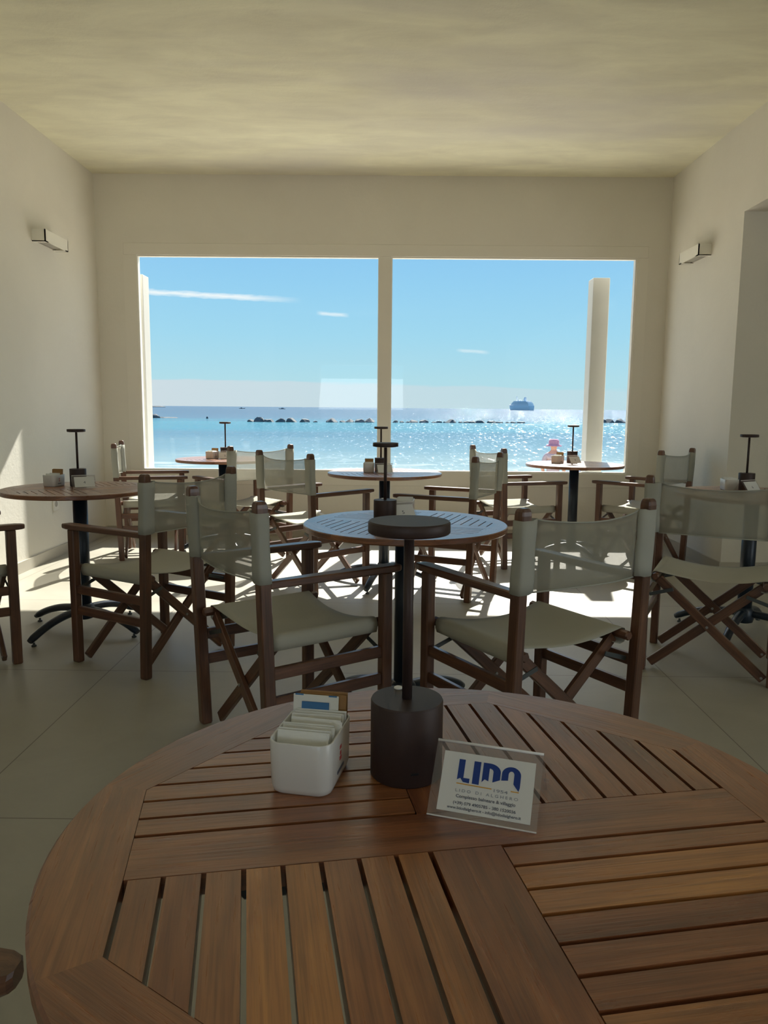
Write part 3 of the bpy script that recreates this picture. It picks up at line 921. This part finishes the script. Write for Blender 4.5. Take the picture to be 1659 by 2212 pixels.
for (x, y), a, lab in chairs[1:]:
    dup(proto, (x, y, 0), R(a), lab, GC)

# ================================================================== TABLE LAMPS
def make_lamp(loc, label, group, rz=0):
    t = thing('table_lamp', label, 'lamp', loc, rz, group)
    m = MB(); m.lathe([(.0405, 0), (.0425, .002), (.0425, .0905), (.0415, .0925)], n=64); 
    o = m.build('base', M_lamp, t)
    m = MB(); m.lathe([(.0059, .092), (.0059, .292)], n=20); m.build('pole', M_lamp, t)
    m = MB(); m.lathe([(.0455, .289), (.047, .2905), (.047, .3015), (.0455, .303)], n=64); sh = m.build('lamp_shade', M_lamp, t)
    m = MB(); m.lathe([(.038, .2875), (.038, .2895)], n=40); m.build('diffuser', M_lampglow, sh)
    m = MB(); m.lathe([(.0052, .0925), (.0052, .0940), (.0042, .0946)], c=(-.010, .031, 0), n=20); m.build('button', M_plate, t)
    m = MB(); a = R(-78)
    m.bar((.0412 * math.cos(a - .12), .0412 * math.sin(a - .12), .018), (.0412 * math.cos(a + .12), .0412 * math.sin(a + .12), .018), .004, .0042, (0, 0, 1), .001); m.build('charging_port', M_black, t)
    for ob in (o, sh): ob.data.polygons.foreach_set('use_smooth', [len(p.vertices) == 4 and abs(p.normal.z) < .3 for p in ob.data.polygons])
    return t
GL = 'cordless table lamps'
lamps = [
 ((.0235, .866, TZ), 'brown mushroom table lamp in front, on the foreground table'),
 ((-.014, 2.831, TZ), 'dark table lamp on table 5, in line behind the foreground lamp'),
 ((-1.670, 4.105, TZ), 'brown table lamp on the left-hand table, against the left wall'),
 ((1.962, 4.222, TZ), 'brown table lamp on table 6 at the right edge'),
 ((-.057, 5.235, TZ), 'table lamp on the middle far table, in front of the mullion'),
 ((-1.366, 6.412, TZ), 'table lamp on the far left table, against the turquoise sea'),
 ((1.497, 6.310, TZ), 'table lamp on the sunlit right table, against the glittering sea'),
]
lp = make_lamp(lamps[0][0], lamps[0][1], GL); index_tree(lp)
for loc, lab in lamps[1:]: dup(lp, loc, 0, lab, GL)

# ================================================================== CARD HOLDERS
def text_mesh(body, size, sx=1.0, bold=0.0, depth=.0002, align='LEFT'):
    cu = bpy.data.curves.new('lettering', 'FONT'); cu.body = body; cu.size = size; cu.offset = bold; cu.extrude = depth; cu.align_x = align
    ob = bpy.data.objects.new('lettering_src', cu); C.objects.link(ob)
    dg = bpy.context.evaluated_depsgraph_get(); dg.update()
    me = bpy.data.meshes.new_from_object(ob.evaluated_get(dg))
    bpy.data.objects.remove(ob, do_unlink=True)
    xs = [v.co.x for v in me.vertices] or [0, 1]
    return me, min(xs), max(xs)
CW, CH_, CD = .116, .0635, .047     # width, height, half depth
SL = math.hypot(CH_, CD)
def card_frame(side):
    """matrix of the sloping face: x along the width, y up the slope, z outwards"""
    yv = Vector((0, CD * 1.0, CH_)).normalized() if side < 0 else Vector((0, -CD, CH_)).normalized()
    xv = Vector((1, 0, 0)) if side < 0 else Vector((-1, 0, 0))
    zv = xv.cross(yv)
    Mx = Matrix((xv, yv, zv)).transposed().to_4x4()
    Mx.translation = Vector((-CW / 2, -CD, .0012)) if side < 0 else Vector((CW / 2, CD, .0012))
    return Mx
def put_local(o, Mx): o.matrix_local = Mx; return o
def make_card(loc, rz, label, number, group, logo=False):
    t = thing('menu_card_holder', label, 'card holder', loc, rz, group)
    for side in (-1, 1):
        Mx = card_frame(side)
        m = MB(); m.box((0, 0, -.0008), (CW, SL, .0008)); put_local(m.build('acrylic_panel', M_acryl, t), Mx)
    # whitish bars along the edges, standing in for their sky highlight
    m = MB(); m.tube([(-CW / 2, 0, CH_ + .0008), (CW / 2, 0, CH_ + .0008)], .0015, 10); m.build('folded_ridge', M_edge, t)
    m = MB(); m.bar((-CW / 2, -CD - .0006, .0012), (CW / 2, -CD - .0006, .0012), .0014, .0014, ch=.0003); m.build('lower_edge', M_edge, t)
    m = MB(); m.bar((CW / 2 - .0015, CD * .30, CH_ * .62), (CW / 2 + .004, CD * .30, CH_ * .62), .003, .0025, ch=.0004); m.bar((CW / 2 - .0015, CD * .55, CH_ * .36), (CW / 2 + .004, CD * .55, CH_ * .36), .003, .0035, ch=.0004); m.build('clip', M_acryl, t)
    Mx = card_frame(-1)
    x0, x1, y0, y1 = CW * .085, CW * .94, SL * .075, SL * .86
    m = MB(); m.box((x0, y0, .0010), (x1, y1, .0014)); ins = put_local(m.build('paper_insert', M_paper, t), Mx)
    zt = .0016
    def place(me, minx, maxx, xa, xb, yb, height_scale, mat, name):
        s = (xb - xa) / (maxx - minx)
        for v in me.vertices:
            v.co.x = xa + (v.co.x - minx) * s; v.co.y = yb + v.co.y * height_scale; v.co.z = zt + v.co.z * .5
        me.materials.clear(); me.materials.append(mat)
        o = bpy.data.objects.new(name, me); C.objects.link(o); o.parent = ins
        return o
    w, h = x1 - x0, y1 - y0
    def fx(u): return x0 + w * u
    def fy(v): return y1 - h * v
    if logo:
        m = MB()
        def arc_poly(pts): 
            m.prism([(fx(u), fy(v)) for u, v in pts], zt - .0002, zt + .0002)
        lt, lb = .115, .50
        L0, LW = .175, .68
        def q(u, v): return (L0 + LW * u, lt + (lb - lt) * v)
        def strip(pts_out, pts_in):
            for i in range(len(pts_out) - 1):
                arc_poly([q(*pts_out[i]), q(*pts_in[i]), q(*pts_in[i + 1]), q(*pts_out[i + 1])])
        # L
        arc_poly([q(0, 0), q(0, .90), q(.05, .82), q(.10, .86), q(.10, 0)]); arc_poly([q(.05, .82), q(.10, .98), q(.20, 1.0), q(.20, .80), q(.105, .80)])
        # I
        arc_poly([q(.245, 0), q(.245, .99), q(.355, 1.0), q(.355, 0)])
        # D, an arch with a notched foot
        arc_poly([q(.395, 0), q(.395, .86), q(.44, .72), q(.50, .78), q(.50, 0)])
        out_, in_ = [], []
        for i in range(9):
            a = PI / 2 - i / 8 * PI / 2
            out_.append((.50 + .18 * math.cos(a), .34 - .34 * math.sin(a))); in_.append((.50 + .065 * math.cos(a), .36 - .14 * math.sin(a)))
        out_ += [(.68, .66)]; in_ += [(.565, .80)]
        strip(out_, in_)
        # O, open below like an arch
        out_, in_ = [], []
        out_.append((.70, .66)); in_.append((.805, .62))
        for i in range(17):
            a = PI - i / 16 * PI
            out_.append((.85 + .15 * math.cos(a), .36 - .34 * math.sin(a))); in_.append((.85 + .045 * math.cos(a), .36 - .15 * math.sin(a)))
        out_.append((1.0, .86)); in_.append((.895, .74)); out_.append((.985, 1.02)); in_.append((.93, .86))
        strip(out_, in_)
        m.build('logo', M_navy, ins)
        m = MB(); arc_poly2 = lambda a, b: m.prism([(fx(a[0]), fy(a[1] + .016)), (fx(b[0]), fy(b[1] + .016)), (fx(b[0]), fy(b[1])), (fx(a[0]), fy(a[1]))], zt - .0002, zt + .0002)
        arc_poly2((.175, .515), (.56, .525)); arc_poly2((.765, .515), (.85, .515)); m.build('logo_line', M_orange, ins)
        for body, xa, xb, yb, hh, mat in (('1954', .585, .735, .575, .068, M_grey), ('L I D O   D I   A L G H E R O', .175, .85, .66, .068, M_grey),
                                     ('Complesso balneare & villaggio', .19, .83, .755, .075, M_dgrey), ('(+39) 079 4905785 - 380 1520036', .17, .84, .865, .07, M_dgrey),
                                     ('www.lidodialghero.it - info@lidodialghero.it', .11, .90, .945, .065, M_dgrey)):
            me, a_, b_ = text_mesh(body, 1.0, bold=.012)
            place(me, a_, b_, fx(xa), fx(xb), fy(yb), h * hh, mat, 'lettering')
    else:
        me, a_, b_ = text_mesh(number, 1.0)
        wd = .10 if number != '1' else .05
        place(me, a_, b_, fx(.5 - wd / 2), fx(.5 + wd / 2), fy(.66), h * .34, M_dgrey, 'table_number')
    return t
GM = 'acrylic card holders on the tables'
def card_at(pl, pr, label, number, logo=False):
    """front bottom-left and bottom-right points of the card"""
    d = Vector((pr[0] - pl[0], pr[1] - pl[1])).normalized(); n = Vector((-d.y, d.x))
    mid = Vector(((pl[0] + pr[0]) / 2, (pl[1] + pr[1]) / 2)) + n * CD
    return make_card((mid.x, mid.y, TZ), math.atan2(d.y, d.x), label, number, GM, logo)
card_at((.0435, .771), (.154, .7355), 'clear card holder showing the blue logo card on the foreground table', '', True)
card_at((.012, 2.910), (.115, 2.962), 'clear card holder with the number 5 on the table behind the lamp', '5')
card_at((-1.637, 3.955), (-1.537, 4.010), 'clear card holder with number 4 on the left-hand table', '4')
card_at((1.885, 4.030), (1.988, 4.085), 'clear card holder with number 6 on the right-edge table', '6')
card_at((-.080, 5.035), (.030, 5.058), 'clear card holder with number 3 on the middle far table', '3')
card_at((-1.400, 6.270), (-1.290, 6.300), 'clear card holder on the far left table behind a chair back', '2')
card_at((1.442, 6.115), (1.542, 6.160), 'clear card holder with number 1 on the sunlit right table', '1')

# ================================================================== SUGAR CADDIES
def rrect(w, d, r, n=5):
    pts = []
    for cx, cy, a0 in ((w / 2 - r, d / 2 - r, 0), (-w / 2 + r, d / 2 - r, PI / 2), (-w / 2 + r, -d / 2 + r, PI), (w / 2 - r, -d / 2 + r, 3 * PI / 2)):
        for i in range(n + 1):
            a = a0 + PI / 2 * i / n; pts.append((cx + r * math.cos(a), cy + r * math.sin(a)))
    return pts
DW, DD, DH = .074, .103, .0615
def make_caddy(loc, rz, label, group):
    t = thing('sugar_caddy', label, 'sugar holder', loc, rz, group)
    m = MB(); rings = []
    for z, k, off in ((0, .86, 0), (.002, .92, 0), (.008, .97, 0), (DH * .5, .985, 0), (DH - .001, 1.0, 0), (DH, .985, 0), (DH - .001, .93, 0), (.006, .90, 0), (.004, .80, 0)):
        rings.append([(x, y, z) for x, y in rrect(DW * k, DD - DW * (1 - k), .016 * k)])
    m.loft(rings, smooth=True)
    o = m.build('bowl', M_cer, t)
    m = MB()
    s = .0008
    for z, wv, in ((.040, .006), (.033, .004), (.027, .006)):
        m.box((DW / 2 * .985 - .0006, -.005 - wv * .6, z), (DW / 2 * .985 + .0004, -.005 + wv * .6, z + .0045))
    m.build('red_mark', M_red, o)
    m = MB(); m.box((DW / 2 * .975 - .0006, -.018, .014), (DW / 2 * .975 + .0006, .010, .0175)); m.build('printed_line', M_dgrey, o)
    return t
def packet_mesh(name, w, h, th, mat, panel=False):
    m = MB(); rings = []
    n = 7
    P1 = []
    for i in range(n):
        u = i / (n - 1)
        row = []
        for j in range(n):
            v = j / (n - 1)
            puff = th / 2 * (max(0, math.sin(PI * u)) * max(0, math.sin(PI * v))) ** .45
            row.append((u, v, puff))
        P1.append(row)
    for sg in (-1, 1):
        P = [[((u - .5) * w, -sg * (p + .0003) + .0004 * math.sin(9 * u + 5 * v), v * h) for u, v, p in row] for row in P1]
        m.grid(P, lambda i, j: (i * .01, j * .01))
    # close the crimped edges
    mi = 0
    m.box((-w / 2, -.0006, 0), (w / 2, .0006, h))
    mats = [mat]
    if panel:
        mats = [mat, M_blue]
        m.box((-w * .30, -th / 2 - .0012, h * .70), (w * .30, -th / 2 + .0004, h * .90), mi=1)
        m.box((-w * .46, -.0012, h * .985), (-w * .28, .0012, h * 1.002), mi=1); m.box((w * .28, -.0012, h * .985), (w * .46, .0012, h * 1.002), mi=1)
    o = m.build(name, mats); return o
pk_white = packet_mesh('sugar_packet', .0605, .0605, .0058, M_white)
pk_blue = packet_mesh('sugar_packet', .056, .080, .0045, M_white, True)
pk_brown = packet_mesh('sugar_packet', .058, .080, .0055, M_brown)
used = set()
def packet(src, cad, x, y, z, tilt, yawp, label, group):
    if src.name in used: o = src.copy(); C.objects.link(o)
    else: o = src; used.add(src.name)
    loc, rz = cad
    cx, cy = math.cos(rz), math.sin(rz)
    o.location = (loc[0] + x * cx - y * cy, loc[1] + x * cy + y * cx, loc[2] + z)
    o.rotation_euler = (tilt, 0, rz + yawp)
    return tag(o, label, 'sugar packet', group)
GS = 'white sugar caddies on the tables'
cad0 = ((-.088, .8545, TZ), R(-11))
c0 = make_caddy(cad0[0], cad0[1], 'white ceramic sugar caddy on the foreground table, full of packets', GS); index_tree(c0)
rp = random.Random(21)
for k in range(11):
    y = -.042 + k * .0056 + (.003 if k > 5 else 0)
    lab = {0: 'frontmost white sugar packet in the foreground caddy'}.get(k, 'white sugar packet in the packed row of the foreground caddy')
    packet(pk_white, cad0, rp.uniform(-.002, .003) + (0 if k < 5 else .003), y, .0065 + rp.uniform(0, .002) + k * .0004, R(-16 + rp.uniform(-4, 4)), R(rp.uniform(-3, 3)), lab, 'white packets in the foreground caddy' if k else None)
packet(pk_blue, cad0, -.004, .024, .0065, R(-8), R(1), 'taller white packet with a blue panel in the foreground caddy', None)
packet(pk_brown, cad0, .003, .0315, .0065, R(-7), R(-1), 'brown sugar packet directly behind the blue-panelled one', None)
packet(pk_brown, cad0, .0035, .038, .008, R(-5), R(2), 'rearmost brown sugar packet in the foreground caddy', None)
others = [
 ((.064, 3.11, TZ), R(-8), 'sugar caddy on table 5, mostly hidden behind the number card', 'the table behind the foreground lamp'),
 ((-1.790, 4.080, TZ), R(-12), 'white sugar caddy left of the lamp on the left-hand table', 'the left-hand table'),
 ((1.860, 4.20, TZ), R(-5), 'white sugar caddy left of the lamp on table 6', 'the table at the right edge'),
 ((-.137, 5.17, TZ), R(0), 'sugar caddy left of the lamp on the middle far table', 'the middle far table'),
 ((-1.465, 6.36, TZ), R(-25), 'sugar caddy on the far left table by the window', 'the far left table'),
 ((1.355, 6.20, TZ), R(-40), 'sunlit sugar caddy with a red mark on the right far table', 'the sunlit right table'),
]
for k, (loc, rz, lab, where) in enumerate(others):
    dup(c0, loc, rz, lab, GS)
    cc = (loc, rz)
    kinds = [(pk_white, 'white'), (pk_white, 'white'), (pk_brown if k not in (0, 2) else pk_white, 'brown' if k not in (0, 2) else 'white')]
    for q, (src, cn) in enumerate(kinds):
        for rep in range(2):
            packet(src, cc, rp.uniform(-.003, .003), -.030 + q * .026 + rep * .010, .0065 + rp.uniform(0, .003), R(-9 + rp.uniform(-3, 3)), R(rp.uniform(-4, 4)),
                   '%s sugar packet in the caddy on %s' % (cn, where), '%s packets in the caddy on %s' % (cn, where))
# folded leaflet beside card 6
m = MB(); m.box((-.05, -.035, 0), (.05, .035, .003)); m.box((-.048, -.033, .003), (.05, .035, .006))
o = m.build('leaflet', M_paper); o.location = (2.085, 4.10, TZ); o.rotation_euler = (0, 0, R(25)); tag(o, 'pale folded leaflet lying right of card 6 at the edge', 'leaflet')

# ================================================================== WALL FITTINGS
def sconce(x, y0, z0, side, label):
    L, dp, hh = .40, .10, .086
    t = thing('wall_sconce', label, 'wall lamp', (x, y0 + L / 2, z0), 0, 'white box wall lights')
    m = MB(); s = side
    lo, hi = (0, dp * s) if s > 0 else (dp * s, 0)
    wall_t = .008
    m.box((dp * s - (wall_t if s > 0 else 0), -L / 2, 0), (dp * s + (0 if s > 0 else wall_t), L / 2, hh))
    m.box((lo, -L / 2, 0), (hi, -L / 2 + wall_t, hh)); m.box((lo, L / 2 - wall_t, 0), (hi, L / 2, hh))
    m.box((lo, -L / 2, 0), (hi, -L / 2 + .05, .006)); m.box((lo, L / 2 - .05, 0), (hi, L / 2, .006))
    m.build('housing', M_sconce, t)
    m = MB(); m.box((lo + .012, -L / 2 + .05, .012), (hi - .012, L / 2 - .05, .016)); m.build('diffuser', M_hole, t)
    m = MB(); a, b = (0, .01) if s > 0 else (-.01, 0)
    m.box((a, -L / 2 + .012, .008), (b, L / 2 - .012, hh - .008)); m.build('back_plate', M_hole, t)
sconce(XL, 5.80, 2.372, 1, 'white box-shaped wall light on the left wall')
sconce(XR, 6.13, 2.372, -1, 'white box-shaped wall light on the right wall')
t = thing('power_socket', 'white power socket low on the left wall', 'socket', (XL, 5.97, .42))
m = MB(); m.box((0, -.047, -.052), (.009, .047, .052), ch=.003); m.build('cover_plate', M_plate, t)
m = MB()
ring = lambda r, x: [(x, r * math.cos(2 * PI * k / 28), r * math.sin(2 * PI * k / 28)) for k in range(28)]
m.loft([ring(.023, .0088), ring(.023, .0105), ring(.019, .0105), ring(.018, .0092)]); m.build('socket_well', M_hole, t)

# ================================================================== PERSON OUTSIDE
def skin_body(name, verts, edges, radii, mat, parent=None, sub=2):
    me = bpy.data.meshes.new(name); me.from_pydata(verts, edges, []); me.materials.append(mat)
    o = bpy.data.objects.new(name, me); C.objects.link(o)
    if parent is not None: o.parent = parent
    sk = o.modifiers.new('skin', 'SKIN'); sk.use_smooth_shade = True
    me.skin_vertices.new() if not me.skin_vertices else None
    for i, r_ in enumerate(radii):
        me.skin_vertices[0].data[i].radius = (r_ if isinstance(r_, tuple) else (r_, r_)); me.skin_vertices[0].data[i].use_root = (i == 0)
    ss = o.modifiers.new('sub', 'SUBSURF'); ss.levels = sub; ss.render_levels = sub
    return o
M_skin = simple('skin', (.55, .33, .26), .6, .3); M_pinkhat = simple('pink_cotton', (.52, .26, .36), .8, .2); M_shirt = simple('pale_lilac_shirt', (.50, .42, .48), .8, .2); M_bag = simple('blue_grey_bag', (.16, .20, .32), .7, .2); M_short = simple('grey_shorts', (.20, .22, .28), .8, .2)
pz = -1.2
pp = thing('person', 'person in a pink sun hat and pale top standing outside beyond the window', 'person', (3.62, 17.0, pz), R(150))
bv = [(0, 0, .92), (0, .0, 1.12), (0, .01, 1.30), (0, 0, 1.42), (0, -.01, 1.50), (0, -.01, 1.58), (0, -.005, 1.64),
      (.17, 0, 1.37), (.24, .02, 1.10), (.22, -.10, .90), (.215, -.13, .80), (-.17, 0, 1.37), (-.25, .02, 1.10), (-.24, -.06, .87), (-.24, -.07, .77),
      (.09, 0, .86), (.10, -.01, .47), (.10, .02, .07), (.11, -.13, .035), (-.09, 0, .86), (-.11, .03, .47), (-.10, .05, .07), (-.12, -.10, .035)]
be = [(0, 1), (1, 2), (2, 3), (3, 4), (4, 5), (5, 6), (3, 7), (7, 8), (8, 9), (9, 10), (3, 11), (11, 12), (12, 13), (13, 14), (0, 15), (15, 16), (16, 17), (17, 18), (0, 19), (19, 20), (20, 21), (21, 22)]
br = [(.15, .11), (.13, .10), (.15, .11), (.09, .08), .05, (.085, .095), (.065, .075), .06, .042, .03, .035, .06, .042, .03, .035, .085, .058, .04, .035, .085, .058, .04, .035]
skin_body('body', bv, be, br, M_skin, pp)
skin_body('shirt', [(0, 0, .93), (0, .0, 1.12), (0, .01, 1.30), (0, 0, 1.40), (.17, 0, 1.36), (.215, .015, 1.20), (-.17, 0, 1.36), (-.22, .015, 1.20)],
          [(0, 1), (1, 2), (2, 3), (3, 4), (4, 5), (3, 6), (6, 7)], [(.17, .13), (.15, .12), (.165, .125), (.10, .09), .075, .062, .075, .062], M_shirt, pp)
skin_body('shorts', [(0, 0, .93), (.095, 0, .80), (.105, -.005, .58), (-.095, 0, .80), (-.11, .01, .58)], [(0, 1), (1, 2), (0, 3), (3, 4)], [(.165, .125), .10, .085, .10, .085], M_short, pp)
m = MB(); m.lathe([(.175, 1.585), (.17, 1.60), (.115, 1.625), (.112, 1.70), (.085, 1.735), (.02, 1.745)], n=28); m.build('sun_hat', M_pinkhat, pp)
bag = thing('tote_bag', 'blue-grey bag carried beside the person in the pink hat', 'bag', (4.10, 17.05, pz + .70), R(20))
m = MB(); m.loft([[(x, y, z) for x, y in rrect(w, d, .03)] for z, w, d in ((0, .30, .10), (.05, .34, .13), (.22, .36, .12), (.34, .38, .06))]); m.build('pouch', M_bag, bag)
m = MB(); m.tube([(-.10, 0, .33), (-.09, 0, .44), (-.04, 0, .52), (.04, 0, .52), (.09, 0, .44), (.10, 0, .33)], .010, 8); m.build('handle', M_bag, bag)
